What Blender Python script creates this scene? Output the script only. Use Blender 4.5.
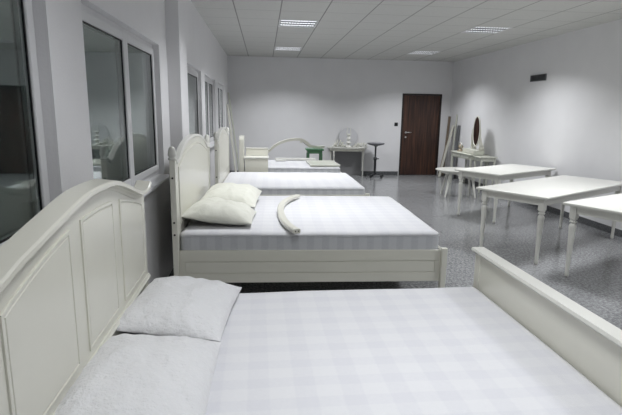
import bpy, bmesh, math, random
from mathutils import Vector, Matrix, noise
random.seed(7)
PI = math.pi
scene = bpy.context.scene
COL = scene.collection
for o in list(bpy.data.objects): bpy.data.objects.remove(o)

# ------------------------------------------------------------------ camera
F_PX, YAW, PITCH, ROLL, CAM_H = 480.8, 0.09912, -0.19722, 0.01647, 1.588
cd = bpy.data.cameras.new('camera'); cam = bpy.data.objects.new('camera', cd); COL.objects.link(cam)
fw = Vector((math.sin(YAW)*math.cos(PITCH), math.cos(YAW)*math.cos(PITCH), math.sin(PITCH)))
rt = Vector((math.cos(YAW), -math.sin(YAW), 0)); up = rt.cross(fw)
r2 = math.cos(ROLL)*rt + math.sin(ROLL)*up; u2 = -math.sin(ROLL)*rt + math.cos(ROLL)*up
M = Matrix((r2, u2, -fw)).transposed().to_4x4(); M.translation = (0, 0, CAM_H)
cam.matrix_world = M
cd.sensor_fit = 'HORIZONTAL'; cd.sensor_width = 36; cd.lens = 36*F_PX/622
cd.clip_start = 0.02
scene.camera = cam
# ------------------------------------------------------------------ world, exposure
w = bpy.data.worlds.new('night'); scene.world = w; w.use_nodes = True
w.node_tree.nodes['Background'].inputs[0].default_value = (0.02, 0.025, 0.035, 1)
w.node_tree.nodes['Background'].inputs[1].default_value = 0.25
vs = scene.view_settings
vs.view_transform = 'Standard'; vs.look = 'None'; vs.gamma = 1; vs.use_curve_mapping = False
vs.exposure = 0.12
LAMP_W = 33.0          # watts of every ceiling fixture
TUBE_E = 1.5
# room dimensions
XL, XR, YB, YF, H = -0.868, 4.771, 12.189, -3.4, 2.869

# ------------------------------------------------------------------ materials
def mat(name, base=(.8,.8,.8), rough=.5, metal=0, **kw):
    m = bpy.data.materials.new(name); m.use_nodes = True
    b = m.node_tree.nodes['Principled BSDF']
    b.inputs['Base Color'].default_value = (*base, 1)
    b.inputs['Roughness'].default_value = rough; b.inputs['Metallic'].default_value = metal
    for k, v in kw.items():
        b.inputs[k.replace('_', ' ')].default_value = v
    return m
def nd(m, t, **kw):
    n = m.node_tree.nodes.new(t)
    for k, v in kw.items():
        if hasattr(n, k): setattr(n, k, v)
        else: n.inputs[k.replace('_', ' ')].default_value = v
    return n
def lk(m, a, b): m.node_tree.links.new(a, b)
def mth(m, op, a, b=None, clamp=False):
    n = nd(m, 'ShaderNodeMath', operation=op); n.use_clamp = clamp
    for i, v in enumerate((a, b)):
        if v is None: continue
        if isinstance(v, (int, float)): n.inputs[i].default_value = v
        else: lk(m, v, n.inputs[i])
    return n.outputs[0]
def mixc(m, fac, c1, c2):
    n = nd(m, 'ShaderNodeMix', data_type='RGBA')
    if isinstance(fac, (int, float)): n.inputs[0].default_value = fac
    else: lk(m, fac, n.inputs[0])
    for i, c in ((6, c1), (7, c2)):
        if isinstance(c, tuple): n.inputs[i].default_value = (*c, 1)
        else: lk(m, c, n.inputs[i])
    return n.outputs[2]
def bsdf(m): return m.node_tree.nodes['Principled BSDF']
def bump(m, h, strength=.2, dist=.01):
    n = nd(m, 'ShaderNodeBump'); n.inputs['Strength'].default_value = strength; n.inputs['Distance'].default_value = dist
    lk(m, h, n.inputs['Height']); lk(m, n.outputs[0], bsdf(m).inputs['Normal'])
def noise_n(m, scale, detail=3, rough=.5, coord='Object'):
    tc = nd(m, 'ShaderNodeTexCoord'); n = nd(m, 'ShaderNodeTexNoise')
    n.inputs['Scale'].default_value = scale; n.inputs['Detail'].default_value = detail; n.inputs['Roughness'].default_value = rough
    lk(m, tc.outputs[coord], n.inputs['Vector']); return n.outputs['Fac']
def ramp(m, fac, stops):
    n = nd(m, 'ShaderNodeValToRGB'); cr = n.color_ramp
    while len(cr.elements) < len(stops): cr.elements.new(.5)
    for e, (p, c) in zip(cr.elements, stops): e.position = p; e.color = (*c, 1)
    lk(m, fac, n.inputs[0]); return n.outputs[0]

def lacquer(name, c, rough=.3):
    m = mat(name, c, rough, Coat_Weight=.25, Coat_Roughness=.15)
    f = noise_n(m, 6, 4)
    lk(m, mixc(m, f, tuple(v*.96 for v in c), tuple(min(1, v*1.03) for v in c)), bsdf(m).inputs['Base Color'])
    f2 = noise_n(m, 220, 2); bump(m, f2, .04, .002)
    return m
CREAM = lacquer('cream_lacquer', (.70, .69, .61), .32)
WHITE = lacquer('white_lacquer', (.72, .715, .665), .3)
AGED = lacquer('aged_white_paint', (.60, .61, .53), .4)

WALL = mat('wall_paint', (.66, .66, .68), .75)
f = noise_n(WALL, 3.0, 4); lk(WALL, mixc(WALL, f, (.73, .725, .735), (.79, .785, .795)), bsdf(WALL).inputs['Base Color'])
bump(WALL, noise_n(WALL, 90, 3, .7), .25, .004)
REVEAL = mat('reveal_paint', (.66, .66, .67), .7); bump(REVEAL, noise_n(REVEAL, 80, 3, .7), .2, .004)

CEIL = mat('ceiling_tiles', (.5, .5, .48), .9)
def ceiling_nodes(m):
    g = nd(m, 'ShaderNodeNewGeometry'); s = nd(m, 'ShaderNodeSeparateXYZ'); lk(m, g.outputs['Position'], s.inputs[0])
    def line(o, off, pitch, w):
        a = mth(m, 'SUBTRACT', o, off - 50*pitch); a = mth(m, 'MODULO', a, pitch)
        a = mth(m, 'ABSOLUTE', mth(m, 'SUBTRACT', a, pitch/2)); return mth(m, 'GREATER_THAN', a, pitch/2 - w)
    lx = line(s.outputs[0], .22, .585, .008); ly = line(s.outputs[1], 7.27, .6, .008)
    l = mth(m, 'MAXIMUM', lx, mth(m, 'MULTIPLY', ly, .5))
    sp = ramp(m, noise_n(m, 60, 4, .8), [(.35, (.50, .50, .48)), (.6, (.64, .64, .615))])
    sp2 = mixc(m, noise_n(m, 2, 3), sp, (.58, .58, .56))
    lk(m, mixc(m, l, sp2, (.27, .27, .26)), bsdf(m).inputs['Base Color'])
    bump(m, mth(m, 'SUBTRACT', noise_n(m, 60, 4, .8), mth(m, 'MULTIPLY', l, 1.5)), .4, .004)
ceiling_nodes(CEIL)

FLOOR = mat('speckled_stone_floor', (.2, .2, .2), .16, Specular_IOR_Level=.5)
def floor_nodes(m):
    a = ramp(m, noise_n(m, 38, 4, .85), [(.40, (.07, .072, .075)), (.5, (.22, .224, .23)), (.60, (.46, .465, .47))])
    b = ramp(m, noise_n(m, 9, 5, .7), [(.3, (.155, .157, .16)), (.7, (.265, .268, .272))])
    c = mixc(m, .42, a, b)
    tc = nd(m, 'ShaderNodeTexCoord'); br = nd(m, 'ShaderNodeTexBrick'); br.offset = 0; br.squash = 1
    lk(m, tc.outputs['Object'], br.inputs['Vector'])
    br.inputs['Color1'].default_value = (0, 0, 0, 1); br.inputs['Color2'].default_value = (.18, .18, .18, 1); br.inputs['Mortar'].default_value = (1, 1, 1, 1)
    br.inputs['Scale'].default_value = 1; br.inputs['Mortar Size'].default_value = .0025
    br.inputs['Brick Width'].default_value = .6; br.inputs['Row Height'].default_value = .6
    lk(m, mixc(m, mth(m, 'MULTIPLY', br.outputs['Color'], .5), c, (.08, .08, .082)), bsdf(m).inputs['Base Color'])
    r = nd(m, 'ShaderNodeMapRange'); lk(m, noise_n(m, 5, 4), r.inputs[0]); r.inputs[3].default_value = .1; r.inputs[4].default_value = .24
    lk(m, r.outputs[0], bsdf(m).inputs['Roughness'])
floor_nodes(FLOOR)
SKIRT = mat('dark_stone_skirting', (.09, .092, .098), .3); lk(SKIRT, ramp(SKIRT, noise_n(SKIRT, 60, 3), [(.35, (.05, .052, .056)), (.65, (.13, .133, .14))]), bsdf(SKIRT).inputs['Base Color'])

def plaid(name, c1, c2, rough=.8, pitch=.155):
    m = mat(name, c1, rough, Sheen_Weight=.2)
    tc = nd(m, 'ShaderNodeTexCoord'); s = nd(m, 'ShaderNodeSeparateXYZ'); lk(m, tc.outputs['Object'], s.inputs[0])
    def band(o, p, off=0.):
        a = mth(m, 'MODULO', mth(m, 'ADD', o, 20*p + off), p); a = mth(m, 'DIVIDE', a, p)
        a = mth(m, 'ABSOLUTE', mth(m, 'SUBTRACT', a, .5)); return mth(m, 'MULTIPLY', mth(m, 'SUBTRACT', a, .21), 22, ), a
    bx, _ = band(s.outputs[0], pitch); by, _ = band(s.outputs[1], pitch*.78, .02)
    c = [mth(m, 'MINIMUM', mth(m, 'MAXIMUM', v, 0.), 1.) for v in (bx, by)]
    k = mth(m, 'MULTIPLY', mth(m, 'ADD', c[0], c[1]), .5)
    fine = noise_n(m, 55, 3, .6)
    k = mth(m, 'ADD', k, mth(m, 'MULTIPLY', mth(m, 'SUBTRACT', fine, .5), .9), True)
    lk(m, mixc(m, k, c1, c2), bsdf(m).inputs['Base Color'])
    bump(m, mth(m, 'ADD', noise_n(m, 260, 2), mth(m, 'MULTIPLY', noise_n(m, 14, 4), 2)), .18, .006)
    return m
SHEET = plaid('plaid_mattress_ticking', (.625, .625, .655), (.68, .68, .695), pitch=.17)
BORDER = plaid('grey_jacquard_border', (.44, .45, .48), (.55, .56, .58), pitch=.12)
PILLOW_W = mat('white_cotton', (.70, .70, .71), .85, Sheen_Weight=.3)
bump(PILLOW_W, mth(PILLOW_W, 'ADD', noise_n(PILLOW_W, 45, 4, .65), noise_n(PILLOW_W, 13, 3)), .7, .014)
PILLOW_C = mat('cream_cotton', (.72, .72, .64), .85, Sheen_Weight=.3)
bump(PILLOW_C, mth(PILLOW_C, 'ADD', noise_n(PILLOW_C, 40, 4, .65), noise_n(PILLOW_C, 11, 3)), .35, .012)
PVC = mat('white_pvc', (.70, .70, .71), .35)
GASKET = mat('black_gasket', (.01, .01, .011), .5)
GLASS = mat('window_glass', (.88, .97, .94), 0.0, Transmission_Weight=1.0, IOR=1.52)
METAL = mat('brushed_metal', (.6, .6, .6), .3, 1.0)
STEEL = mat('louver_aluminium', (.75, .76, .78), .22, 1.0)
DARKM = mat('dark_painted_metal', (.04, .042, .045), .4)
DARKTOP = mat('dark_grey_laminate', (.15, .155, .165), .45)
BLACK = mat('black_plastic', (.012, .012, .013), .4)
HOLE = mat('bolt_socket', (.03, .028, .025), .5, .6)
GREEN = lacquer('green_paint', (.045, .16, .07), .45)
MIRROR = mat('mirror_silver', (.82, .82, .82), .02, 1.0)
DISC = mat('pale_grey_board', (.60, .60, .62), .5)
TAN = lacquer('tan_primer', (.34, .28, .2), .6)
UNDER_SHADE = mat('console_shade_grey', (.22, .22, .225), .6)  # even grey that stands in for the shade below the console
LOUV = mat('grey_louver', (.30, .30, .31), .45, .5)
BROWN = lacquer('brown_board', (.20, .155, .11), .6)
TUBE = mat('fluorescent_tube', (.9, .9, .95), .4); bsdf(TUBE).inputs['Emission Color'].default_value = (.93, .96, 1, 1); bsdf(TUBE).inputs['Emission Strength'].default_value = TUBE_E

DOORW = mat('dark_wenge_veneer', (.04, .018, .012), .38)
def door_nodes(m):
    tc = nd(m, 'ShaderNodeTexCoord'); mp = nd(m, 'ShaderNodeMapping'); mp.inputs['Scale'].default_value = (14, 14, .7)
    lk(m, tc.outputs['Object'], mp.inputs[0]); n = nd(m, 'ShaderNodeTexNoise'); n.inputs['Scale'].default_value = 2.2; n.inputs['Detail'].default_value = 5
    n.inputs['Distortion'].default_value = .4
    lk(m, mp.outputs[0], n.inputs['Vector'])
    lk(m, ramp(m, n.outputs['Fac'], [(.35, (.018, .008, .006)), (.5, (.045, .019, .012)), (.68, (.085, .036, .02))]), bsdf(m).inputs['Base Color'])
door_nodes(DOORW)
DFRAME = mat('dark_door_frame', (.02, .012, .01), .4)

# ------------------------------------------------------------------ mesh helpers
def bm_new(): return bmesh.new()
def obj(name, bm, m, parent=None, bevel=0, smooth=False, loc=None, rotz=0, segs=2):
    me = bpy.data.meshes.new(name)
    bmesh.ops.recalc_face_normals(bm, faces=bm.faces[:])
    bm.to_mesh(me); bm.free()
    ms = m if isinstance(m, (list, tuple)) else [m]
    for x in ms: me.materials.append(x)
    o = bpy.data.objects.new(name, me); COL.objects.link(o)
    if smooth:
        for p in me.polygons: p.use_smooth = True
    if bevel:
        b = o.modifiers.new('bevel', 'BEVEL'); b.width = bevel; b.segments = segs; b.limit_method = 'ANGLE'; b.angle_limit = math.radians(35)
    if parent: o.parent = parent
    if loc: o.location = loc
    if rotz: o.rotation_euler = (0, 0, rotz)
    return o
def box(bm, x0, x1, y0, y1, z0, z1, mi=0):
    v = [bm.verts.new((x, y, z)) for x in (x0, x1) for y in (y0, y1) for z in (z0, z1)]
    for q in ((0,1,3,2),(4,6,7,5),(0,4,5,1),(2,3,7,6),(0,2,6,4),(1,5,7,3)):
        f = bm.faces.new([v[i] for i in q]); f.material_index = mi
    return bm
def prism_x(bm, pts, x0, x1):            # pts = (y, z) outline, extruded along x
    a = [bm.verts.new((x0, y, z)) for y, z in pts]; b = [bm.verts.new((x1, y, z)) for y, z in pts]
    n = len(pts); bm.faces.new(a); bm.faces.new(b[::-1])
    for i in range(n): bm.faces.new((a[i], a[(i+1) % n], b[(i+1) % n], b[i]))
    return bm
def lathe(bm, prof, c=(0, 0, 0), n=20, M=None):   # prof = (r, z)
    rings = []
    for r, z in prof:
        rings.append([bm.verts.new((c[0]+max(r, 1e-4)*math.cos(2*PI*k/n), c[1]+max(r, 1e-4)*math.sin(2*PI*k/n), c[2]+z)) for k in range(n)])
    for a, b in zip(rings, rings[1:]):
        for k in range(n):
            f = bm.faces.new((a[k], a[(k+1) % n], b[(k+1) % n], b[k])); f.smooth = True
    bm.faces.new(rings[0][::-1]); bm.faces.new(rings[-1])
    if M is not None:
        bmesh.ops.transform(bm, matrix=M, verts=[v for r in rings for v in r])
    return bm
def sweep(bm, path, prof, upv=Vector((0, 0, 1)), closed=False, smooth=False):
    # path points (Vector); prof = (side, up) points; side = tangent x up
    n = len(path); rings = []
    for i, p in enumerate(path):
        if closed: t = path[(i+1) % n] - path[i-1]
        else: t = path[min(i+1, n-1)] - path[max(i-1, 0)]
        t.normalize(); s = t.cross(upv); s.normalize(); uu = s.cross(t)
        rings.append([bm.verts.new(p + s*a + uu*b) for a, b in prof])
    k = len(prof)
    rng = range(n if closed else n-1)
    for i in rng:
        a, b = rings[i], rings[(i+1) % n]
        for j in range(k):
            f = bm.faces.new((a[j], a[(j+1) % k], b[(j+1) % k], b[j])); f.smooth = smooth
    if not closed: bm.faces.new(rings[0][::-1]); bm.faces.new(rings[-1])
    return bm
def circ(r, n=10): return [(r*math.cos(2*PI*k/n), r*math.sin(2*PI*k/n)) for k in range(n)]
def tube(bm, pts, r, n=10, smooth=True):
    pts = [Vector(p) for p in pts]; d = (pts[-1]-pts[0]).normalized()
    u = Vector((0, 0, 1)) if abs(d.z) < .9 else Vector((1, 0, 0))
    return sweep(bm, pts, circ(r, n), u, smooth=smooth)
def interp(tab, x):
    if x <= tab[0][0]: return tab[0][1]
    for (a, b), (c, d) in zip(tab, tab[1:]):
        if x <= c:
            t = (x-a)/(c-a); return b + (d-b)*t
    return tab[-1][1]
def smooth_tab(tab, n=60):               # cosine-free Catmull-Rom resample
    out = []; P = [tab[0]] + list(tab) + [tab[-1]]
    for i in range(1, len(P)-2):
        p0, p1, p2, p3 = [Vector((*q, 0)) for q in P[i-1:i+3]]
        k = max(2, int(n/len(tab)))
        for j in range(k):
            t = j/k
            q = .5*((2*p1) + (p2-p0)*t + (2*p0-5*p1+4*p2-p3)*t*t + (3*p1-3*p2+p3-p0)*t**3)
            out.append((q.x, q.y))
    out.append(tab[-1]); return out

def thing(name, label, cat, loc=(0, 0, 0), rotz=0, group=None):
    o = bpy.data.objects.new(name, None); COL.objects.link(o); o.empty_display_size = .1
    o.location = loc; o.rotation_euler = (0, 0, rotz); tag(o, label, cat, group); return o
def tag(o, label, cat, group=None):
    o['label'] = label; o['category'] = cat
    if group: o['group'] = group
    return o
def struct(name, bm, m, parent=None, **k):
    o = obj(name, bm, m, parent, **k)
    if parent is None: o['kind'] = 'structure'
    return o
def sempty(name):
    o = bpy.data.objects.new(name, None); COL.objects.link(o); o['kind'] = 'structure'; return o
def copy_tree(o, parent=None):
    c = o.copy(); COL.objects.link(c)
    if parent: c.parent = parent
    for ch in [x for x in bpy.data.objects if x.parent == o]: copy_tree(ch, c)
    return c

# ------------------------------------------------------------------ room shell
struct('floor', box(bm_new(), XL-.3, XR+.2, YF-.2, YB+.2, -.15, 0), FLOOR)
# fixtures in the ceiling: openings are cut so that each luminaire really sits in its tile
FX = [(.222, .80), (3.147, 3.725)]; FY = [(7.275, 7.865), (10.275, 10.865), (4.275, 4.865), (1.275, 1.865), (-1.725, -1.135)]
def ceiling():
    bm = bm_new()
    xs = sorted([XL-.3, XR+.2] + [v for p in FX for v in p]); ys = sorted([YF-.2, YB+.2] + [v for p in FY for v in p])
    V = {}
    def vv(i, j, z):
        k = (i, j, z)
        if k not in V: V[k] = bm.verts.new((xs[i], ys[j], H if z == 0 else H+.16))
        return V[k]
    def hole(i, j): return i in (1, 3) and j % 2 == 1
    ni, nj = len(xs)-1, len(ys)-1
    for i in range(ni):
        for j in range(nj):
            if hole(i, j): continue
            for z in (0, 1): bm.faces.new([vv(i, j, z), vv(i+1, j, z), vv(i+1, j+1, z), vv(i, j+1, z)])
            for (a, b, ni_, nj_) in (((i, j), (i+1, j), i, j-1), ((i+1, j), (i+1, j+1), i+1, j), ((i+1, j+1), (i, j+1), i, j+1), ((i, j+1), (i, j), i-1, j)):
                if ni_ < 0 or nj_ < 0 or ni_ >= ni or nj_ >= nj or hole(ni_, nj_):
                    bm.faces.new([vv(*a, 0), vv(*b, 0), vv(*b, 1), vv(*a, 1)])
    return bm
struct('ceiling', ceiling(), CEIL)
D0, D1, DH = 3.535, 4.470, 2.025
bm = bm_new()
box(bm, XL-.3, D0-.03, YB, YB+.2, 0, H); box(bm, D1+.03, XR+.2, YB, YB+.2, 0, H); box(bm, D0-.03, D1+.03, YB, YB+.2, DH+.03, H)
struct('wall_back', bm, WALL)
struct('wall_right', box(bm_new(), XR, XR+.2, YF, YB, 0, H), WALL)
struct('wall_front', box(bm_new(), XL-.3, XR+.2, YF-.2, YF, 0, H), WALL)
WINS = [(.32, 2.14), (2.54, 4.29), (5.28, 7.03), (7.45, 9.02), (9.50, 11.15)]
WZ0, WZ1 = 1.03, 2.11
bm = bm_new(); WT = XL-.28
box(bm, WT, XL, YF, YB, 0, WZ0); box(bm, WT, XL, YF, YB, WZ1, H)
yy = [YF] + [v for p in WINS for v in p] + [YB]
for a, b in zip(yy[::2], yy[1::2]): box(bm, WT, XL, a, b, WZ0, WZ1)
bmesh.ops.remove_doubles(bm, verts=bm.verts, dist=1e-5)
struct('wall_left', bm, WALL)
struct('trim_1', box(bm_new(), XL-.01, -.752, 4.62, 5.03, 0, H-.001), WALL, bevel=.006)      # pilaster
for n_, a in (('baseboard_back', None), ('baseboard_right', None), ('baseboard_left', None)):
    bm = bm_new()
    if n_ == 'baseboard_back': box(bm, XL, D0-.07, YB-.014, YB, 0, .095); box(bm, D1+.07, XR, YB-.014, YB, 0, .095)
    elif n_ == 'baseboard_right': box(bm, XR-.014, XR, YF, YB-.014, 0, .095)
    else: box(bm, XL, XL+.012, YF, 4.62, 0, .095); box(bm, XL, XL+.012, 5.03, YB-.014, 0, .095)
    struct(n_, bm, SKIRT)
# door
d = sempty('door_1')
obj('door_leaf', box(bm_new(), D0, D1, YB-.002, YB+.04, .008, DH), DOORW, d, bevel=.003)
bm = bm_new(); box(bm, D0-.045, D0-.003, YB-.02, YB+.1, 0, DH+.045); box(bm, D1+.003, D1+.045, YB-.02, YB+.1, 0, DH+.045); box(bm, D0-.003, D1+.003, YB-.02, YB+.1, DH+.004, DH+.045)
obj('door_frame', bm, DFRAME, d, bevel=.003)
bm = bm_new(); tube(bm, [(D0+.09, YB-.002, 1.10), (D0+.09, YB-.05, 1.10)], .012); tube(bm, [(D0+.08, YB-.05, 1.10), (D0+.22, YB-.05, 1.10)], .011); lathe(bm, [(.026, 0), (.026, .008)], M=Matrix.Translation((D0+.09, YB-.002, 1.10)) @ Matrix.Rotation(PI/2, 4, 'X'))
obj('door_handle', bm, METAL, d)
bm = bm_new(); lathe(bm, [(.022, 0), (.022, .008)], M=Matrix.Translation((D0+.09, YB-.002, .98)) @ Matrix.Rotation(PI/2, 4, 'X'))
obj('keyhole_plate', bm, METAL, d)
# windows
def window(i, y0, y1, leaves=2):
    w = sempty('window_%d' % i); g = XL-.05; T = .06
    bm = bm_new(); fw = .045
    for a in ((y0, y0+fw, WZ0, WZ1), (y1-fw, y1, WZ0, WZ1), (y0+fw, y1-fw, WZ1-fw, WZ1), (y0+fw, y1-fw, WZ0, WZ0+fw)):
        box(bm, g-T, g, *a)
    obj('window_frame', bm, PVC, w, bevel=.004)
    mid = (y0+y1)/2; cuts = [(y0+fw-.008, mid+.004), (mid-.004, y1-fw+.008)] if leaves == 2 else [(y0+fw-.008, y1-fw+.008)]
    for a, b in cuts:
        bm = bm_new(); sw = .052; z0, z1 = WZ0+fw-.008, WZ1-fw+.008; X0, X1 = g-.045, g+.014
        a += .003 if a > y0+.2 else 0; b -= .003 if b < y1-.2 else 0
        for q in ((a, a+sw, z0, z1), (b-sw, b, z0, z1), (a+sw, b-sw, z1-sw, z1), (a+sw, b-sw, z0, z0+sw)): box(bm, X0, X1, *q)
        s = obj('sash', bm, PVC, w, bevel=.006)
        bm = bm_new(); gw = .008
        for q in ((a+sw, a+sw+gw, z0+sw, z1-sw), (b-sw-gw, b-sw, z0+sw, z1-sw), (a+sw+gw, b-sw-gw, z1-sw-gw, z1-sw), (a+sw+gw, b-sw-gw, z0+sw, z0+sw+gw)): box(bm, g-.004, g+.004, *q)
        obj('gasket', bm, GASKET, s)
        bm = bm_new(); box(bm, g-.004, g-.000, a+sw+.001, b-sw-.001, z0+sw+.001, z1-sw-.001); box(bm, g-.024, g-.020, a+sw+.001, b-sw-.001, z0+sw+.001, z1-sw-.001)
        obj('glass', bm, GLASS, s)
    bm = bm_new(); box(bm, g-.01, XL+.065, y0-.03, y1+.012, WZ0-.028, WZ0-.001)
    # sill stays inside the opening except for its nose
    obj('window_sill', bm, PVC, w, bevel=.006)
    return w
for i, (a, b) in enumerate(WINS): window(i+1, a, b, 1 if i == 2 else 2)

# ------------------------------------------------------------------ ceiling luminaires
def luminaire(x0, x1, y0, y1, lab, power=1.0):
    cx, cy = (x0+x1)/2, (y0+y1)/2; hx, hy = (x1-x0)/2-.003, (y1-y0)/2-.003
    t = thing('ceiling_light', lab, 'ceiling light', (cx, cy, H), 0, 'louvred fluorescent lights in the ceiling')
    bm = bm_new(); fwd = .022
    box(bm, -hx, hx, -hy, -hy+fwd, -.004, .09); box(bm, -hx, hx, hy-fwd, hy, -.004, .09); box(bm, -hx, -hx+fwd, -hy+fwd, hy-fwd, -.004, .09); box(bm, hx-fwd, hx, -hy+fwd, hy-fwd, -.004, .09)
    box(bm, -hx, hx, -hy, hy, .09, .1)
    obj('housing', bm, PVC, t)
    ix, iy = hx-fwd, hy-fwd
    n = 3; pitch = 2*iy/n
    bm = bm_new()
    for k in range(1, n):      # long reflector blades between the tubes
        y = -iy + k*pitch
        prism_x(bm, [(y-.030, .030), (y-.022, .0), (y+.022, .0), (y+.030, .030)], -ix, ix)
    obj('reflector', bm, LOUV, t)
    bm = bm_new()
    for k in range(1, 13):
        x = -ix + k*2*ix/13
        for j in range(n):
            y = -iy + j*pitch; box(bm, x-.003, x+.003, y+.022, y+pitch-.022, .0, .028)
    obj('louver', bm, LOUV, t)
    for j in range(n):
        y = -iy + (j+.5)*pitch
        bm = bm_new(); tube(bm, [(-ix+.01, y, .016), (ix-.01, y, .016)], .013, 10); obj('lamp_tube', bm, TUBE, t)
    ld = bpy.data.lights.new('lamp_glow', 'AREA'); ld.shape = 'RECTANGLE'; ld.size = 2*ix*.96; ld.size_y = 2*iy*.96
    ld.energy = LAMP_W*power; ld.color = (.95, .97, 1.0); ld.spread = math.radians(128)
    lo = bpy.data.objects.new('lamp_glow', ld); COL.objects.link(lo); lo.parent = t; lo.location = (0, 0, -.010)
    return t
labs = {(0, 0): 'bright louvred ceiling light on the left, nearer of the two on that side', (0, 1): 'dim louvred ceiling light at the far left, close to the back wall',
        (1, 0): 'bright louvred ceiling light on the right, nearer of the two on that side', (1, 1): 'small distant ceiling light on the right, close to the back wall'}
for i, (a, b) in enumerate(FX):
    for j, (c, d_) in enumerate(FY):
        luminaire(a, b, c, d_, labs.get((i, j), 'louvred ceiling light %s the camera, out of view, %s' % (('just before', 'right above', 'behind')[j-2] if j > 1 else '', ('over the beds', 'on the table side')[i])),
                  .55 if (i, j) == (0, 3) else (.8 if (i, j) == (0, 2) else 1.0))

# small wall things
t = thing('wall_vent', 'dark grey rectangular vent grille high on the right wall', 'vent', (XR, 8.24, 2.225))
bm = bm_new(); box(bm, -.022, -.001, -.24, .24, -.055, -.045); box(bm, -.022, -.001, -.24, .24, .045, .055); box(bm, -.022, -.001, -.24, -.225, -.045, .045); box(bm, -.022, -.001, .225, .24, -.045, .045); box(bm, -.005, -.001, -.225, .225, -.045, .045)
obj('vent_frame', bm, DARKTOP, t)
bm = bm_new()
for k in range(7):
    z = -.038 + k*.0125; prism_x_pts = None; box(bm, -.02, -.006, -.225, .225, z-.003, z+.002)
obj('louver', bm, DARKM, t)
t = thing('light_switch', 'small black square switch on the back wall beside the brown door', 'switch', (3.36, YB, 1.30))
obj('switch_plate', box(bm_new(), -.045, .045, -.012, -.0005, -.045, .045), BLACK, t, bevel=.003)
obj('switch_rocker', box(bm_new(), -.026, .026, -.018, -.0122, -.026, .026), BLACK, t, bevel=.002)

# ------------------------------------------------------------------ beds
def turned_finial(s=1.0):
    return [(.020*s, 0), (.030*s, .006*s), (.030*s, .016*s), (.022*s, .022*s), (.031*s, .036*s), (.031*s, .05*s), (.027*s, .075*s), (.022*s, .092*s), (.012*s, .102*s), (.002*s, .105*s)]
def offs(poly, d):                       # inward offset of a (y,z) polygon (CCW)
    n = len(poly); out = []
    for i in range(n):
        p0, p1, p2 = [Vector(poly[(i+k) % n]) for k in (-1, 0, 1)]
        e1 = (p1-p0).normalized(); e2 = (p2-p1).normalized()
        n1 = Vector((-e1.y, e1.x)); n2 = Vector((-e2.y, e2.x)); b = (n1+n2)
        b = b/max(b.length_squared/2, .35)
        out.append((p1.x+b.x*d, p1.y+b.y*d))
    return out
def raised_panel(poly, x, prof=((0, 0), (0, .005), (.003, .006), (.011, .006), (.013, .001), (.016, .001), (.019, .005))):
    bm = bm_new(); rings = []
    for d, h in prof: rings.append([bm.verts.new((x+h, y, z)) for y, z in offs(poly, d)])
    n = len(poly)
    for a, b in zip(rings, rings[1:]):
        for k in range(n): bm.faces.new((a[k], a[(k+1) % n], b[(k+1) % n], b[k]))
    bm.faces.new(rings[-1]); bm.faces.new(rings[0][::-1])
    return bm
def top_poly(y0, y1, z0, fz, n=24):      # polygon bounded below by z0 and above by curve fz, CCW in (y,z)
    pts = [(y0, z0), (y1, z0)] + [(y1 + (y0-y1)*k/n, fz(y1 + (y0-y1)*k/n)) for k in range(n+1)]
    return pts
def mattress(name, L, hw, z0, z1, label, loc, rotz, topdz=0.0, seed=1):
    t = thing(name, label, 'mattress', loc, rotz)
    bm = bm_new(); nx, ny = 48, 40; e = .03
    def P(i, j):
        u = i/nx; v = j/ny; x = u*L; y = -hw + 2*hw*v
        dx = min(x, L-x); dy = min(y+hw, hw-y); m = min(dx, dy)
        k = 1 if m > e else math.sqrt(max(0, 1-((e-m)/e)**2))
        z = z1 - e*.7*(1-k) + .004*noise.noise(Vector((x*3, y*3, seed))) + .006*noise.noise(Vector((x*1.2, y*1.2, seed+5)))
        # rounded plan corners
        c = .05; cx = max(0, c-dx); cy = max(0, c-dy)
        if cx > 0 and cy > 0:
            l = math.hypot(cx, cy); s = c/max(l, 1e-6) if l > c else 1
            x += (1 if x < L/2 else -1)*(cx - cx*s); y += (1 if y < 0 else -1)*(cy - cy*s)
        return x, y, z
    g = [[bm.verts.new(P(i, j)) for j in range(ny+1)] for i in range(nx+1)]
    for i in range(nx):
        for j in range(ny): f = bm.faces.new((g[i][j], g[i+1][j], g[i+1][j+1], g[i][j+1])); f.smooth = True
    per = [g[i][0] for i in range(nx)] + [g[nx][j] for j in range(ny)] + [g[i][ny] for i in range(nx, 0, -1)] + [g[0][j] for j in range(ny, 0, -1)]
    ring = per; zz = [z1-.05, z0+.05, z0+.03, z0]
    top = bm
    # skirt of the top just over the edge
    low = [bm.verts.new((v.co.x, v.co.y, z1-.034)) for v in per]
    for k in range(len(per)): f = bm.faces.new((per[k], low[k], low[(k+1) % len(per)], per[(k+1) % len(per)])); f.smooth = True
    bm.faces.new(low)
    obj('ticking_top', bm, SHEET, t)
    bm = bm_new(); rr = []
    cen = Vector((L/2, 0, 0))
    for z, ins in ((z1-.0345, .0), (z1-.038, -.004), (z1-.042, .0), (z1-.05, -.001), (z0+.045, -.003), (z0+.02, .0), (z0, .02)):
        ring = []
        for q in low_co_list(L, hw):
            x, y = q; d = Vector((x-L/2, y)); 
            ring.append(bm.verts.new((x - (ins if x > L/2 else -ins), y - (ins if y > 0 else -ins), z)))
        rr.append(ring)
    for a, b in zip(rr, rr[1:]):
        n = len(a)
        for k in range(n): f = bm.faces.new((a[k], a[(k+1) % n], b[(k+1) % n], b[k])); f.smooth = True
    bm.faces.new(rr[0]); bm.faces.new(rr[-1][::-1])
    obj('side_border', bm, BORDER, t)
    return t
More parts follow.
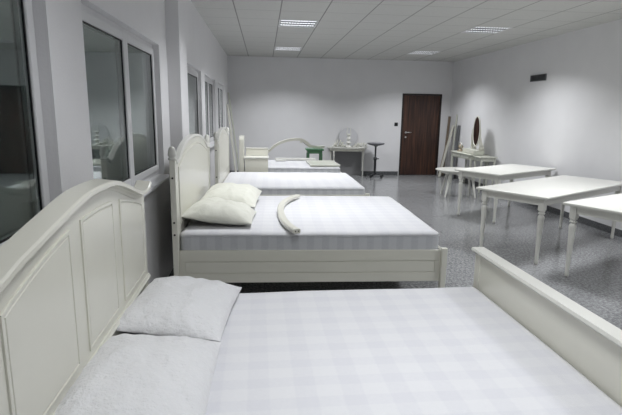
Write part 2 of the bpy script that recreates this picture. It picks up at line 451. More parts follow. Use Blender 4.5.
def low_co_list(L, hw, c=.05, n=8):
    out = []
    for cx, cy, a0 in ((L-c, hw-c, 0), (c, hw-c, 90), (c, -hw+c, 180), (L-c, -hw+c, 270)):
        for k in range(n+1):
            a = math.radians(a0 + 90*k/n); out.append((cx+c*math.cos(a), cy+c*math.sin(a)))
    return out

def side_rail(bm, u0, u1, v, sgn, z0, z1, g1, g2, T=.03):
    # face with a recessed panel between grooves; v = outer face, sgn = outward direction
    a, b = sorted((v, v-sgn*T)); box(bm, u0, u1, a+(0 if sgn > 0 else .006), b-(.006 if sgn > 0 else 0), z0, z1)
    o0, o1 = sorted((v, v-sgn*.006))
    for zz in ((z0, g2-.003), (g1+.003, z1)): box(bm, u0, u1, o0, o1, *zz)
    p0, p1 = sorted((v-sgn*.001, v-sgn*.006))
    box(bm, u0+.05, u1-.05, p0, p1, g2+.003, g1-.003)
    box(bm, u0, u0+.045, o0, o1, g2-.003, g1+.003); box(bm, u1-.045, u1, o0, o1, g2-.003, g1+.003)
    box(bm, u0, u1, min(v, v-sgn*.045), max(v, v-sgn*.045), z1-.002, z1+.012) if False else None
    return bm

def bed_base(t, L, hw, zr0, zr1, foot_top=None, mat_=CREAM, zslat=.40):
    for s in (-1, 1):
        bm = bm_new(); side_rail(bm, .0, L, s*(hw+.012), s, zr0, zr1, zr0+.165*(zr1-zr0)/.25, zr0+.075*(zr1-zr0)/.25)
        obj('side_rail', bm, mat_, t, bevel=.002)
    bm = bm_new(); n = 13
    for k in range(n):
        u = .06 + (L-.14)*k/(n-1); box(bm, u-.03, u+.03, -hw+.02, hw-.02, zslat-.02, zslat)
    box(bm, .01, L-.01, -hw+.019, -hw+.045, zslat-.06, zslat-.02); box(bm, .01, L-.01, hw-.045, hw-.019, zslat-.06, zslat-.02)
    obj('slat_base', bm, TAN, t)

# ---- bed 1 (front): camel-back headboard with three raised panels, low footboard
B1 = dict(x=-.6235, y=1.8356, r=.013, hw=.752, L=1.885)
t = thing('double_bed', 'cream double bed in the foreground with three-panel camelback headboard and capped footboard', 'bed', (B1['x'], B1['y'], 0), B1['r'])
hw, L = B1['hw'], B1['L']
HB1 = smooth_tab([(-.90, 1.202), (-.84, 1.188), (-.76, 1.197), (-.68, 1.217), (-.60, 1.231), (-.43, 1.261), (-.19, 1.297), (.05, 1.298), (.17, 1.286), (.29, 1.258), (.48, 1.202), (.58, 1.176), (.67, 1.172), (.72, 1.180), (.765, 1.200)], 70)
pn = .86
pe = hw+.03
body_top = lambda v: interp(HB1, v)
bm = bm_new(); prism_x(bm, top_poly(-pn, .748, .24, body_top, 48), -.030, -.001); obj('headboard', bm, CREAM, t, bevel=.002)
for yc in (-pn+.045, .703):
    bm = bm_new(); box(bm, -.060, -.031, yc-.045, yc+.045, 0, 1.12); box(bm, -.030, -.001, yc-.045, yc+.045, 0, .239); obj('headboard_post', bm, CREAM, t, bevel=.003)
# cap moulding: lip in front, flat deep top
prof = [(.038, -.006), (.038, .008), (.032, .013), (-.034, .020), (-.040, .014), (-.040, .0), (-.030, -.010), (.008, -.016), (.012, -.008), (.024, -.007)]
path = [Vector((0, y, z)) for y, z in HB1]
bm = bm_new(); sweep(bm, path, [(a, b) for a, b in prof], Vector((0, 0, 1)), smooth=False); obj('cap_moulding', bm, CREAM, t)
bm = bm_new(); path = [Vector((0, y, z-.022)) for y, z in HB1 if -pn < y < .749]
sweep(bm, path, [(-.0005, .018), (.014, .018), (.014, .012), (.006, .004), (.003, -.006), (-.0005, -.006)]); obj('cove_moulding', bm, CREAM, t)
arch = lambda v: 1.222 - .225*(v+.02)**2
mw, st, po = .185, .098, .685
for a, b in ((-.725, -mw-st), (-mw, mw), (mw+st, .678)):
    poly = top_poly(a, b, .735, arch, 16); obj('panel', raised_panel(poly, -.001), CREAM, t)
bm = bm_new(); path = [Vector((0, y, .695)) for y in (-pn, .748)]; sweep(bm, path, [(-.0005, -.012), (.011, -.012), (.014, -.004), (.008, .004), (.006, .012), (-.0005, .012)]); obj('lower_moulding', bm, CREAM, t)
bed_base(t, L, hw, .24, .49)
# footboard
bm = bm_new(); box(bm, L+.004, L+.034, -hw+.03, hw-.03, .24, .775)
box(bm, L, L+.040, -hw-.03, -hw+.03, .0, .775); box(bm, L, L+.040, hw-.03, hw+.03, 0, .775)
obj('footboard', bm, CREAM, t, bevel=.003)
bm = bm_new(); sweep(bm, [Vector((L+.02, -hw-.05, .79)), Vector((L+.02, hw+.05, .79))], [(.040, .006), (.036, .02), (-.036, .02), (-.040, .006), (-.034, -.004), (-.022, -.012), (.022, -.012), (.034, -.004)]); obj('footboard_cap', bm, WHITE, t)
mattress('mattress', L-.008, hw-.015, .401, .598, 'white plaid mattress on the bed in the foreground', (B1['x']+.003, B1['y'], 0), B1['r'], seed=3)

# ---- beds 2 and 3: single arched panel headboard with finials
def arch_bed(name, label, x, y, r, hw, L, pk=0, holes=True):
    t = thing(name, label, 'bed', (x, y, 0), r)
    k = hw/.88
    tab = smooth_tab([(-.90*k, 1.235), (-.86*k, 1.215), (-.81*k, 1.205), (-.74*k, 1.225), (-.66*k, 1.270), (-.52*k, 1.325), (-.28*k, 1.378), (0, 1.395), (.28*k, 1.378), (.52*k, 1.325), (.66*k, 1.270), (.74*k, 1.225), (.81*k, 1.205), (.86*k, 1.215), (.90*k, 1.235)], 75)
    tab = [(a, b-.025) for a, b in tab]
    tab = [(a, 1.205+(b-1.205)*(1-pk)) for a, b in tab]
    ft = lambda v: interp(tab, v)
    e = hw+.01
    bm = bm_new(); prism_x(bm, top_poly(-e, e, .25, ft, 40), -.034, -.001); obj('headboard', bm, CREAM, t, bevel=.002)
    bm = bm_new(); sweep(bm, [Vector((-.017, a, b)) for a, b in tab], [(.027, .004), (.027, .018), (.020, .025), (-.020, .025), (-.026, .018), (-.026, .004), (-.018, -.004), (.018, -.004)]); obj('cap_moulding', bm, WHITE, t)
    poly = top_poly(-hw+.09, hw-.09, .70, lambda v: 1.325 - .19*pk - .27*(1-pk)*(v/k)**2, 24)
    obj('panel', raised_panel(poly, -.001), CREAM, t)
    for s in (-1, 1):
        bm = bm_new(); box(bm, -.036, .006, s*(hw+.0335)-.0225, s*(hw+.0335)+.0225, 0, 1.215)
        p = obj('headboard_post', bm, CREAM, t, bevel=.003)
        bm = bm_new(); lathe(bm, turned_finial(1.0), (-.017, s*(hw+.0335), 1.215)); obj('finial', bm, WHITE, p)
        if holes:
            for z in (1.085, .745, .650):
                bm = bm_new(); lathe(bm, [(.008, 0), (.008, .002)], M=Matrix.Translation((-.017, s*(hw+.056), z)) @ Matrix.Rotation(-s*PI/2, 4, 'X'), n=12); obj('bolt_socket', bm, HOLE, p)
    bed_base(t, L, hw, .250, .510)
    bm = bm_new(); box(bm, L+.001, L+.03, -hw-.01, hw+.01, .250, .510); obj('foot_rail', bm, CREAM, t, bevel=.003)
    for s in (-1, 1):
        bm = bm_new(); box(bm, L-.004, L+.040, s*(hw+.0335)-.0205, s*(hw+.0335)+.0205, 0, .535); obj('foot_post', bm, CREAM, t, bevel=.004)
    return t
B2 = dict(x=-.634, y=4.545, r=-.028)
arch_bed('double_bed', 'cream double bed with arched headboard, second from the camera, curved rail lying on it', B2['x'], B2['y'], B2['r'], .870, 2.075, .17)
mattress('mattress', 2.068, .852, .401, .654, 'white plaid mattress with a loose curved rail lying across it', (B2['x']+.003, B2['y'], 0), B2['r'], seed=9)
B3 = dict(x=-.575, y=7.03, r=-.012)
arch_bed('double_bed', 'cream double bed with arched headboard, third from the camera, bare mattress without pillows', B3['x'], B3['y'], B3['r'], .80, 1.935, .30)
mattress('mattress', 1.925, .785, .401, .612, 'white bare mattress with nothing on it, on the third bed', (B3['x']+.003, B3['y'], 0), B3['r'], seed=15)

# ---- bed 4 at the back: low bed without headboard
t = thing('double_bed', 'low bed by the back wall with loose boards lying on its mattress', 'bed', (-.34, 9.22, 0), 0)
bed_base(t, 1.73, .66, .262, .50)
for s in (-1, 1):
    for u in (.0, 1.70):
        bm = bm_new(); box(bm, u-.005, u+.04, s*(.695)-.02, s*.695+.02, 0, .50); obj('leg', bm, CREAM, t, bevel=.003)
bm = bm_new(); box(bm, 1.731, 1.76, -.67, .67, .262, .50); obj('foot_rail', bm, CREAM, t, bevel=.003)
mattress('mattress', 1.72, .64, .401, .605, 'thin white mattress on the farthest bed, partly covered by boards', (-.337, 9.22, 0), 0, seed=21)

# ---- bench-like bed end with tall side panel standing between third bed and back bed
t = thing('bed_end_cabinet', 'cream box with a back rail and tall left side panel behind the third bed', 'cabinet', (-.39, 8.12, 0))
bm = bm_new(); box(bm, .07, .46, .0, .36, 0, .795); obj('body', bm, CREAM, t, bevel=.003)
bm = bm_new(); box(bm, .055, .47, -.012, .37, .796, .820); obj('top', bm, WHITE, t, bevel=.005)
bm = bm_new(); box(bm, .08, .46, .31, .345, .821, .935); obj('back_rail', bm, CREAM, t, bevel=.003)
bm = bm_new(); box(bm, .075, .465, .30, .355, .936, .957); obj('rail_cap', bm, WHITE, t, bevel=.004)
bm = bm_new(); a = [(-.03, 0), (.0, 1.10), (.03, 1.15), (.10, 1.17), (.18, 1.17)]
prism_x(bm, [(-.0, 0), (.37, 0), (.37, 1.165), (.10, 1.165), (.03, 1.15), (.0, 1.11)], -.02, .054); obj('side_panel', bm, CREAM, t, bevel=.004)

# ------------------------------------------------------------------ pillows
def pillow(name, m, W, D, T, label, loc, rot=(0, 0, 0), seed=1, n=44, sag=.25, group=None):
    # W along x, D along y; two shells sharing a seam
    bm = bm_new(); rnd = random.Random(seed)
    folds = [(rnd.uniform(0, 2*PI), rnd.uniform(.5, 1.0)) for _ in range(5)]
    def shape(a, b, s):
        # a,b in -1..1 ; pinch sides a little so corners stay pointed
        x = a*W/2*(1-.055*(1-b*b)**0*(1-abs(b)**2)*0) ; y = b*D/2
        x *= 1 - .07*(1-b*b)*abs(a)**3*0 - .035*math.cos(b*PI/2)*abs(a)**2*(-1 if False else 1)
        y *= 1 - .035*math.cos(a*PI/2)*abs(b)**2
        h = max(0, (1-abs(a)**2.8))**.62 * max(0, (1-abs(b)**2.8))**.62
        p = Vector((a*2.2+seed, b*2.2, s*3.1))
        h *= 1 + .22*noise.noise(p) + .06*noise.noise(p*3)
        edge = 1-h
        # seam puckers
        ph = math.atan2(b, a)
        r = max(abs(a), abs(b))
        pk = .004*math.sin(ph*17+seed)*math.exp(-((r-.80)/.10)**2) + .0025*math.sin(ph*31+seed*2)*math.exp(-((r-.86)/.07)**2)
        wr = 0
        for an, am in folds:
            q = a*math.cos(an)+b*math.sin(an); wr += .006*am*math.exp(-((q-.3*math.sin(an*3))/.05)**2)
        z = (T*.66 if s > 0 else T*.34)*h*s + (pk - wr*.6)*(h > 0)*min(1, h*3)*s*(1 if s > 0 else 0)
        z += .006*noise.noise(Vector((a*3+seed, b*3, 0)))*min(1, r**4)
        return (x, y, z)
    grids = {}
    for s in (1, -1):
        g = {}
        for i in range(n+1):
            for j in range(n+1):
                a = -1+2*i/n; b = -1+2*j/n
                a = math.sin(a*PI/2); b = math.sin(b*PI/2)
                if s < 0 and (i in (0, n) or j in (0, n)): g[i, j] = grids[1][i, j]
                else: g[i, j] = bm.verts.new(shape(a, b, s))
        grids[s] = g
        for i in range(n):
            for j in range(n):
                f = bm.faces.new((g[i, j], g[i+1, j], g[i+1, j+1], g[i, j+1])); f.smooth = True
    o = obj(name, bm, m); sb = o.modifiers.new('sub', 'SUBSURF'); sb.levels = 1; sb.render_levels = 1
    o.location = loc; o.rotation_euler = rot
    tag(o, label, 'pillow', group); return o
pillow('pillow', PILLOW_W, .48, .64, .135, 'white crumpled pillow on the foreground bed, the one farther from the camera', (-.392, 2.245, .652), (0, .09, -.10), seed=3)
pillow('pillow', PILLOW_W, .47, .74, .135, 'white crumpled pillow at the bottom left corner, nearest the camera', (-.415, 1.530, .652), (0, .09, .0), seed=8)
pillow('pillow', PILLOW_C, .57, .57, .17, 'cream pillow nearer the camera on the second bed', (-.365, 4.075, .716), (-.03, .10, -.06), seed=12)
pillow('pillow', PILLOW_C, .54, .60, .17, 'cream pillow behind the other one on the second bed', (-.32, 4.80, .738), (.10, .06, -.10), seed=19)

# ------------------------------------------------------------------ loose curved rails
def catmull(pts, k=8):
    P = [pts[0]]+list(pts)+[pts[-1]]; out = []
    for i in range(1, len(P)-2):
        p0, p1, p2, p3 = [Vector(q) for q in P[i-1:i+3]]
        for j in range(k):
            t = j/k; out.append(.5*((2*p1)+(p2-p0)*t+(2*p0-5*p1+4*p2-p3)*t*t+(3*p1-3*p2+p3-p0)*t**3))
    out.append(Vector(pts[-1])); return out
zr = .6625
pts = catmull([(.258, 3.685, zr), (.210, 3.84, zr), (.170, 4.08, zr), (.155, 4.40, zr), (.165, 4.66, zr), (.200, 4.88, zr), (.270, 5.10, zr), (.375, 5.30, zr)])
pts = [Vector((p.x*.973, p.y*.973, p.z)) for p in pts]
t = thing('curved_rail', 'loose cream curved headboard rail lying on the second mattress', 'curved rail', (.2, 4.5, .6625))
P0 = Vector((.2, 4.5, .6625)); pts = [p-P0 for p in pts]
bm = bm_new(); sweep(bm, pts, [(-.024, 0.0), (.024, 0), (.030, .006), (.031, .030), (.024, .038), (-.022, .038), (-.030, .030), (-.029, .006)]); obj('rail', bm, CREAM, t, bevel=.002)
bm = bm_new(); d0 = (pts[0]-pts[1]).normalized(); s0 = d0.cross(Vector((0, 0, 1)))
for q in (-.012, .012):
    c = pts[0]+s0*q+Vector((0, 0, .019)); R_ = d0.to_track_quat('Z', 'Y').to_matrix().to_4x4()
    bm = bm_new(); lathe(bm, [(.005, -.002), (.005, .0015)], M=Matrix.Translation(c) @ R_, n=10); obj('dowel_hole', bm, HOLE, t)

pts = catmull([(-.10, 10.12, .655), (.02, 10.12, .70), (.12, 10.12, .785), (.22, 10.12, .870), (.34, 10.13, .935), (.50, 10.14, .988), (.65, 10.16, 1.008), (.78, 10.19, 1.002), (.87, 10.23, .950), (.96, 10.30, .872), (1.06, 10.36, .845), (1.18, 10.40, .832), (1.30, 10.44, .835)])
t = thing('curved_rail', 'long arched cream headboard rail propped up against the back, its end on the green stool', 'curved rail', (0, 10.12, .61))
P0 = Vector((0, 10.12, .61)); pts = [p-P0 for p in pts]
bm = bm_new(); sweep(bm, pts, [(-.025, -.028), (.025, -.028), (.030, .004), (.040, .014), (.040, .026), (-.040, .026), (-.040, .014), (-.030, .004)], Vector((0, 0, 1))); obj('rail', bm, CREAM, t)
bm = bm_new(); box(bm, .78-.02, .78+.03, .13-.0-.045, .13-.020, .325, .37); obj('block', bm, CREAM, t)

# boards on the back mattress
t = thing('loose_panel', 'flat cream board lying at the right end of the farthest mattress', 'board', (1.10, 9.03, .614), .02)
obj('board', box(bm_new(), -.27, .27, -.42, .42, 0, .022), AGED, t, bevel=.003)
bm = bm_new(); 
for q in ((-.27, .27, -.42, -.40), (-.27, .27, .40, .42), (-.27, -.25, -.40, .40), (.25, .27, -.40, .40)): box(bm, *q, .0222, .028)
obj('edge_moulding', bm, WHITE, t)
o = obj('wooden_bar', box(bm_new(), -.40, .42, -.035, .035, 0, .045), WHITE, loc=(.62, 9.72, .613), bevel=.006, rotz=-.01); tag(o, 'long white bar lying along the rear edge of the farthest mattress', 'bar')
o = obj('wooden_block', box(bm_new(), -.09, .11, -.03, .03, 0, .035), WHITE, loc=(.32, 9.56, .613), bevel=.006, rotz=.1); tag(o, 'short white block lying at the left of the farthest mattress', 'block')

# ------------------------------------------------------------------ green stool
t = thing('green_stool', 'small green painted stool with square top behind the farthest bed', 'stool', (1.09, 10.42, 0))
bm = bm_new(); box(bm, -.19, .19, -.17, .17, .765, .800); obj('seat', bm, GREEN, t, bevel=.008)
bm = bm_new(); 
for q in ((-.15, .15, -.145, -.125), (-.15, .15, .125, .145), (-.16, -.14, -.125, .125), (.14, .16, -.125, .125)): box(bm, *q, .70, .7645)
obj('apron', bm, GREEN, t, bevel=.002)
for sx in (-1, 1):
    for sy in (-1, 1):
        bm = bm_new(); box(bm, sx*.14-.022, sx*.14+.022, sy*.125-.0185, sy*.125+.0185, 0, .7); obj('leg', bm, GREEN, t, bevel=.004)

# ------------------------------------------------------------------ tables
def turned_leg(h, s=1.0, block=.15):
    hb = h-block
    prof = [(.014, 0), (.020, .004), (.021, .03), (.018, .06), (.021, hb*.30), (.027, hb*.62), (.033, hb*.82), (.035, hb-.085), (.030, hb-.062), (.020, hb-.054), (.020, hb-.050), (.033, hb-.044), (.036, hb-.036), (.033, hb-.028), (.021, hb-.022), (.022, hb-.018), (.034, hb-.012), (.036, hb-.006), (.030, hb)]
    return [(r*s, z) for r, z in prof], hb
def dining_table(label, corner, rot, L, W, z, group='white rectangular tables on the right'):
    # corner = near-left corner; L along local x, W along local y
    t = thing('dining_table', label, 'table', (corner[0], corner[1], 0), rot, group)
    bm = bm_new(); box(bm, 0, L, 0, W, z-.028, z); obj('tabletop', bm, WHITE, t, bevel=.009, segs=3)
    i = .052; T = .022; za, zb = z-.105, z-.0285
    ov = .062
    for q in ((i+ov, L-i-ov, i+.008, i+.008+T), (i+ov, L-i-ov, W-i-.008-T, W-i-.008), (i+.008, i+.008+T, i+ov, W-i-ov), (L-i-.008-T, L-i-.008, i+ov, W-i-ov)):
        bm = bm_new(); box(bm, *q, za, zb); obj('apron', bm, WHITE, t, bevel=.002)
    prof, hb = turned_leg(z-.0285, 1.0, .125)
    for sx in (0, 1):
        for sy in (0, 1):
            cx = i+.031 if sx == 0 else L-i-.031; cy = i+.031 if sy == 0 else W-i-.031
            bm = bm_new(); box(bm, cx-.031, cx+.031, cy-.031, cy+.031, hb, z-.0285); lathe(bm, prof, (cx, cy, 0), 20); obj('leg', bm, WHITE, t)
    return t
dining_table('long white table in the middle of the three, with turned legs', (2.905, 4.62), math.radians(31.8), 2.12, .845, .755)
r3 = math.radians(27); 
dining_table('white table cut by the right edge of the picture, nearest the camera', (2.92+.84*math.sin(r3), 4.385-.84*math.cos(r3)), r3, 1.58, .84, .755)
dining_table('white table farthest from the camera, its left end over a low round table', (3.385, 6.585), math.radians(31), 1.60, .80, .74)

# low round table
t = thing('round_table', 'low oval white table with splayed legs behind the farthest dining table', 'table', (3.80, 9.02, 0), -.19)
bm = bm_new(); ring = []
def oval(bm, a, b, z0, z1, e=.008, n=40):
    rr = []
    for s, z in ((1-e/a, z0), (1, z0+e), (1, z1-e), (1-e/a, z1)): rr.append([bm.verts.new((a*s*math.cos(2*PI*k/n), b*s*math.sin(2*PI*k/n), z)) for k in range(n)])
    for p, q in zip(rr, rr[1:]):
        for k in range(n): bm.faces.new((p[k], p[(k+1) % n], q[(k+1) % n], q[k]))
    bm.faces.new(rr[0][::-1]); bm.faces.new(rr[-1])
oval(bm, .46, .36, .505, .530); obj('tabletop', bm, WHITE, t)
bm = bm_new(); oval(bm, .34, .25, .45, .5045, .004); obj('apron', bm, WHITE, t)
for sx in (-1, 1):
    for sy in (-1, 1):
        bm = bm_new(); a = Vector((sx*.205, sy*.145, .449)); b = Vector((sx*.285, sy*.21, 0.0))
        rings = []
        for p, h in ((a, .022), (b, .014)): rings.append([bm.verts.new((p.x+dx*h, p.y+dy*h, p.z)) for dx, dy in ((-1, -1), (1, -1), (1, 1), (-1, 1))])
        bm.faces.new(rings[0]); bm.faces.new(rings[1][::-1])
        for k in range(4): bm.faces.new((rings[0][k], rings[0][(k+1) % 4], rings[1][(k+1) % 4], rings[1][k]))
        obj('leg', bm, WHITE, t, bevel=.003)

# ------------------------------------------------------------------ vanity corner on the right
def side_table(name, label, x0, x1, y0, y1, z, cat='table', ap=.07, m=AGED):
    t = thing(name, label, cat, (x0, y0, 0)); X, Y = x1-x0, y1-y0
    bm = bm_new(); box(bm, 0, X, 0, Y, z-.022, z); obj('tabletop', bm, WHITE if m is WHITE else m, t, bevel=.005)
    bm = bm_new(); i = .03
    for q in ((i+.035, X-i-.035, i, i+.02), (i+.035, X-i-.035, Y-i-.02, Y-i), (i, i+.02, i+.035, Y-i-.035), (X-i-.02, X-i, i+.035, Y-i-.035)): box(bm, *q, z-.022-ap, z-.0225)
    obj('apron', bm, m, t, bevel=.002)
    for cx in (i+.0175, X-i-.0175):
        for cy in (i+.0175, Y-i-.0175):
            bm = bm_new(); zt = z-.0225; rings = []
            for h, zz in ((.0172, zt), (.0172, zt-ap-.02), (.010, 0)): rings.append([bm.verts.new((cx+dx*h, cy+dy*h, zz)) for dx, dy in ((-1, -1), (1, -1), (1, 1), (-1, 1))])
            bm.faces.new(rings[0]); bm.faces.new(rings[-1][::-1])
            for p, q in zip(rings, rings[1:]):
                for k in range(4): bm.faces.new((p[k], p[(k+1) % 4], q[(k+1) % 4], q[k]))
            obj('leg', bm, m, t)
    return t
vt = side_table('dressing_table', 'aged white dressing table against the right wall, carrying the oval mirror', 4.33, 4.755, 9.80, 10.90, .745, 'dressing table', .10)
bm = bm_new()
for a in (.12, .57): box(bm, .018, .0295, a, a+.41, .655, .715)
d_ = obj('drawer', bm, AGED, vt, bevel=.002)
bm = bm_new()
for a in (.325, .775): lathe(bm, [(.005, 0), (.009, .01), (.002, .016)], M=Matrix.Translation((.018, a, .685)) @ Matrix.Rotation(-PI/2, 4, 'Y'), n=10)
obj('knob', bm, METAL, d_)
side_table('small_table', 'small aged white table in front of the dressing table by the right wall', 4.36, 4.73, 9.36, 9.74, .735, 'table', .07)
# oval mirror on a drawer base
MX, MY, MZ = 4.52, 10.0, 1.235
t = thing('dressing_mirror', 'oval tilting mirror in a cream frame standing on the dressing table', 'mirror', (MX, MY, .745), -.09)
bm = bm_new(); box(bm, -.09, .11, -.27, .55, .0, .09); obj('mirror_base', bm, AGED, t, bevel=.006)
bm = bm_new(); 
for k in range(3): box(bm, -.099, -.0905, -.20+k*.247, -.20+k*.247+.235, .014, .078)
obj('drawer', bm, CREAM, t, bevel=.002)
for s in (-1, 1):
    bm = bm_new(); pts = catmull([(.05, s*.235, .091), (.04, s*.255, .16), (.02, s*.238, .26), (.0, s*.233, .36), (.0, s*.230, .50), (.0, s*.229, .53)])
    rings = []
    for k, p in enumerate(pts):
        f_ = k/(len(pts)-1); hx = .05*(1-f_)**1.5+.012; hy = .009
        rings.append([bm.verts.new((p.x+dx*hx, p.y+dy*hy, p.z)) for dx, dy in ((-1, -1), (1, -1), (1, 1), (-1, 1))])
    bm.faces.new(rings[0]); bm.faces.new(rings[-1][::-1])
    for p, q in zip(rings, rings[1:]):
        for k in range(4): bm.faces.new((p[k], p[(k+1) % 4], q[(k+1) % 4], q[k]))
    obj('support', bm, CREAM, t)
tilt = Matrix.Rotation(.03, 4, 'Y')
bm = bm_new(); n = 48; pts = [Vector((0, .205*math.cos(2*PI*k/n), .485+.308*math.sin(2*PI*k/n))) for k in range(n)]
sweep(bm, pts, [(-.010, -.010), (.010, -.010), (.014, 0), (.010, .012), (-.010, .012), (-.014, 0)], Vector((1, 0, 0)), closed=True, smooth=True); fr = obj('frame', bm, CREAM, t)
bm = bm_new(); v1 = [bm.verts.new((-.004, .199*math.cos(2*PI*k/n), .485+.302*math.sin(2*PI*k/n))) for k in range(n)]; v2 = [bm.verts.new((.004, v.co.y, v.co.z)) for v in v1]
bm.faces.new(v1); bm.faces.new(v2[::-1])
for k in range(n): bm.faces.new((v1[k], v1[(k+1) % n], v2[(k+1) % n], v2[k]))
obj('mirror_glass', bm, MIRROR, t)
# carved item on the far end of the dressing table
t = thing('carved_ornament', 'small tan and cream carved piece on the far end of the dressing table', 'ornament', (4.50, 10.72, .745))
bm = bm_new(); lathe(bm, [(.07, 0), (.075, .02), (.05, .035), (.03, .06), (.055, .09), (.06, .12), (.03, .15), (.012, .17)], n=14); obj('body', bm, TAN, t)
bm = bm_new(); tube(bm, catmull([(-.02, -.06, .10), (-.02, -.10, .15), (-.02, -.05, .19), (-.02, .03, .185), (-.02, .07, .15)]), .014, 8); obj('scroll', bm, WHITE, t)
# boards leaning in the corner
def lean(name, label, cat, b, tp, w, th, m, ang, group=None):
    # plank from point b (on the floor) to tp; w = width along horizontal dir 'ang', th = thickness
    b, tp = Vector(b), Vector(tp); d = (tp-b); Lh = d.length; d.normalize()
    side = Vector((math.cos(ang), math.sin(ang), 0)); side = (side - d*side.dot(d)).normalized(); nrm = d.cross(side)
    bm = bm_new(); box(bm, -w/2, w/2, -th/2, th/2, 0, Lh)
    o = obj(name, bm, m, bevel=.003)
    Mx = Matrix((side, nrm, d)).transposed().to_4x4(); Mx.translation = b; o.matrix_world = Mx
    tag(o, label, cat, group); return o
lean('leaning_board', 'narrow brownish board leaning in the far right corner, leftmost of the boards', 'board', (4.62, 12.05, .01), (4.72, 12.09, 1.52), .06, .022, BROWN, 0)
lean('leaning_board', 'tall thin cream board leaning against the right wall in the far corner', 'board', (4.66, 11.66, .01), (4.75, 11.70, 1.57), .05, .022, AGED, PI/2)
lean('leaning_board', 'broad cream board slanting from the floor to the right wall behind the dressing table', 'board', (4.44, 11.80, .01), (4.735, 11.86, 1.31), .09, .03, CREAM, PI/2)
lean('dark_panel', 'dark grey narrow panel leaning on the right wall behind the dressing table', 'panel', (4.66, 11.50, .01), (4.75, 11.52, 1.31), .14, .02, DARKTOP, PI/2)
lean('leaning_board', 'short tan board leaning under the left of the dressing table', 'board', (4.50, 11.98, .01), (4.64, 11.98, .80), .07, .025, TAN, PI/2)

# boards leaning by the left wall at the far end
lean('leaning_board', 'long pale grey board leaning in the far left corner by the last window', 'board', (-.59, 11.90, .01), (-.842, 11.95, 2.0), .10, .02, AGED, PI/2-.2)
lean('leaning_board', 'second long board leaning just in front of the one in the far left corner', 'board', (-.66, 11.62, .01), (-.845, 11.66, 1.72), .13, .02, CREAM, PI/2-.2)

# ------------------------------------------------------------------ console with ornaments at the back wall
t = thing('console_table', 'white half-round console table with turned legs against the back wall', 'console table', (2.11, 11.76, -.0))
bm = bm_new(); n = 24; a, b = .53, .38
pl = [(a*math.cos(PI+PI*k/n), .40+b*math.sin(PI+PI*k/n)*1.0) for k in range(n+1)]
def prism_z(bm, pts, z0, z1):
    p = [bm.verts.new((x, y, z0)) for x, y in pts]; q = [bm.verts.new((x, y, z1)) for x, y in pts]; k = len(pts)
    bm.faces.new(p[::-1]); bm.faces.new(q)
    for i in range(k): bm.faces.new((p[i], p[(i+1) % k], q[(i+1) % k], q[i]))
prism_z(bm, pl, .700, .722); obj('tabletop', bm, WHITE, t, bevel=.004)
bm = bm_new(); pl2 = [(x*.86, .39+(y-.40)*.86) for x, y in pl]; prism_z(bm, pl2, .63, .6995); obj('apron', bm, CREAM, t)
for cx, cy in ((.37, .18), (-.37, .18), (.42, .37), (-.42, .37)):
    pr = [(.008, 0), (.013, .01), (.012, .03), (.018, .25), (.022, .40), (.012, .43), (.022, .45), (.014, .48), (.024, .50), (.024, .58), (.020, .6295)]
    bm = bm_new(); lathe(bm, pr, (cx, cy, 0), 14); obj('leg', bm, WHITE, t)
o = obj('console_shade_panel', box(bm_new(), -.385, .385, -.008, .008, 0, .60), UNDER_SHADE, loc=(2.10, 12.15, .001), bevel=.002); tag(o, 'added grey panel standing in for the shade on the back wall under the console table', 'panel')  # added sheet: its grey imitates the console's shade on the wall
# round panel leaning at the wall
t = thing('round_board', 'round pale grey disc leaning on the back wall behind the tiered ornament', 'board', (2.12, 12.105, .722))
bm = bm_new(); lathe(bm, [(.235, 0), (.24, .002), (.24, .008), (.235, .010)], M=Matrix.Translation((0, .03, .24)) @ Matrix.Rotation(PI/2-.10, 4, 'X'), n=48); obj('disc', bm, DISC, t)
# stacked white ornament
t = thing('tiered_ornament', 'tall tiered cream ornament in the middle of the console table', 'ornament', (2.10, 11.93, .722))
bm = bm_new(); lathe(bm, [(r*1.25, z*1.08) for r, z in [(.07, 0), (.075, .012), (.05, .03), (.028, .05), (.030, .08), (.055, .10), (.058, .115), (.030, .13), (.026, .17), (.050, .19), (.052, .205), (.028, .22), (.024, .26), (.046, .275), (.048, .29), (.022, .305)]], n=20); obj('stem', bm, WHITE, t)
bm = bm_new(); tube(bm, catmull([(-.045, 0, .331), (-.05, 0, .37), (-.035, 0, .45), (-.04, 0, .49)]), .010, 8); tube(bm, catmull([(.045, 0, .331), (.05, 0, .37), (.035, 0, .45), (.04, 0, .49)]), .010, 8); box(bm, -.055, .055, -.014, .014, .330, .342); obj('prongs', bm, WHITE, t)
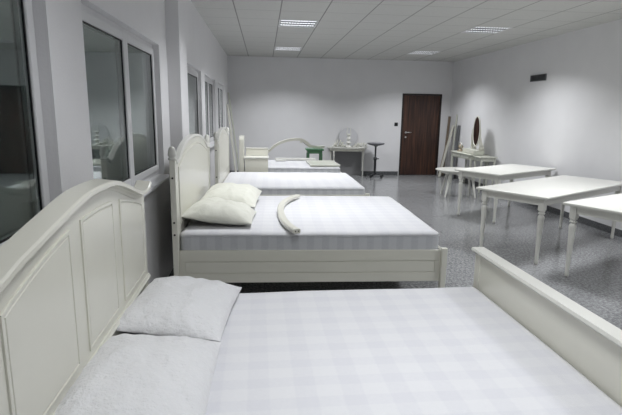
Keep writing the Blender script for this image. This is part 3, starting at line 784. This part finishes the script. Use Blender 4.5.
# carved scrolls on the console
def scroll(label, x, y, z, s, rot, seed):
    r = random.Random(seed); t = thing('carved_scroll', label, 'ornament', (x, y, z), rot, 'carved pieces on the console table')
    bm = bm_new(); P = [(-.11*s, 0, .016), (-.06*s, .02, .03+.02*s), (0, 0, .022), (.05*s, -.015, .045*s+.015), (.10*s, 0, .02)]
    sweep(bm, catmull(P, 6), circ(.016, 8), smooth=True); obj('scroll', bm, WHITE, t)
    bm = bm_new(); 
    for k in range(4):
        a = -.09*s+k*.05*s; hh = (.05+.07*r.random())*s; tube(bm, catmull([(a, .01, .02), (a+.015*s, -.02, .02+hh*.6), (a+.03*s, -.01, .02+hh)], 5), .013, 6)
    obj('leaf', bm, CREAM if seed % 2 else AGED, t)
scroll('pointed white carved piece at the left end of the console table', 1.84, 11.93, .722, 1.5, .3, 1)
scroll('curled white carved piece left of the tiered ornament, near the front edge of the console', 1.93, 11.84, .722, 1.0, -.2, 2)
scroll('cream carved piece right of the tiered ornament on the console', 2.33, 11.86, .722, 1.1, .15, 3)
scroll('carved piece at the right end of the console table', 2.46, 12.00, .722, 1.3, -.25, 4)
o = None
t = thing('horn_ornament', 'small pointed white horn standing at the left end of the console table', 'ornament', (1.80, 12.05, .722))
bm = bm_new(); tube(bm, [(-.01, 0, 0), (-.01, 0, .01)], .03, 12); lathe(bm, [(.028, .01), (.03, .03), (.02, .08), (.012, .12), (.002, .16)], (-.01, 0, 0), 12); obj('body', bm, WHITE, t)

# ------------------------------------------------------------------ black pedestal table on castors
t = thing('pedestal_table', 'dark round pedestal table on a star base with castors by the back wall', 'table', (2.765, 11.80, 0))
bm = bm_new(); lathe(bm, [(.10, -.04), (.20, -.012), (.215, .0), (.215, .02), (.21, .024)], (0, 0, .825), 36); obj('tabletop', bm, DARKTOP, t)
bm = bm_new(); lathe(bm, [(.030, .06), (.030, .42), (.042, .425), (.042, .49), (.022, .495), (.022, .76), (.05, .765), (.06, .7845)], n=16); obj('column', bm, DARKM, t)
bm = bm_new(); lathe(bm, [(.006, 0), (.012, .004), (.012, .05)], M=Matrix.Translation((.040, 0, .455)) @ Matrix.Rotation(PI/2, 4, 'Y'), n=10); obj('clamp_knob', bm, BLACK, t)
for k in range(5):
    a = 2*PI*k/5 + .3; c, s = math.cos(a), math.sin(a)
    bm = bm_new(); sweep(bm, [Vector((.015*c, .015*s, .085)), Vector((.12*c, .12*s, .082)), Vector((.225*c, .225*s, .066))], [(-.016, -.012), (.016, -.012), (.014, .012), (-.014, .012)]); l = obj('base_arm', bm, DARKM, t)
    bm = bm_new(); Mx = Matrix.Translation((.225*c, .225*s, .026)) @ Matrix.Rotation(a, 4, 'Z') @ Matrix.Rotation(PI/2, 4, 'X')
    lathe(bm, [(.020, -.022), (.026, -.018), (.026, -.004), (.012, -.002), (.012, .002), (.026, .004), (.026, .018), (.020, .022)], M=Mx, n=16); obj('caster', bm, BLACK, l)
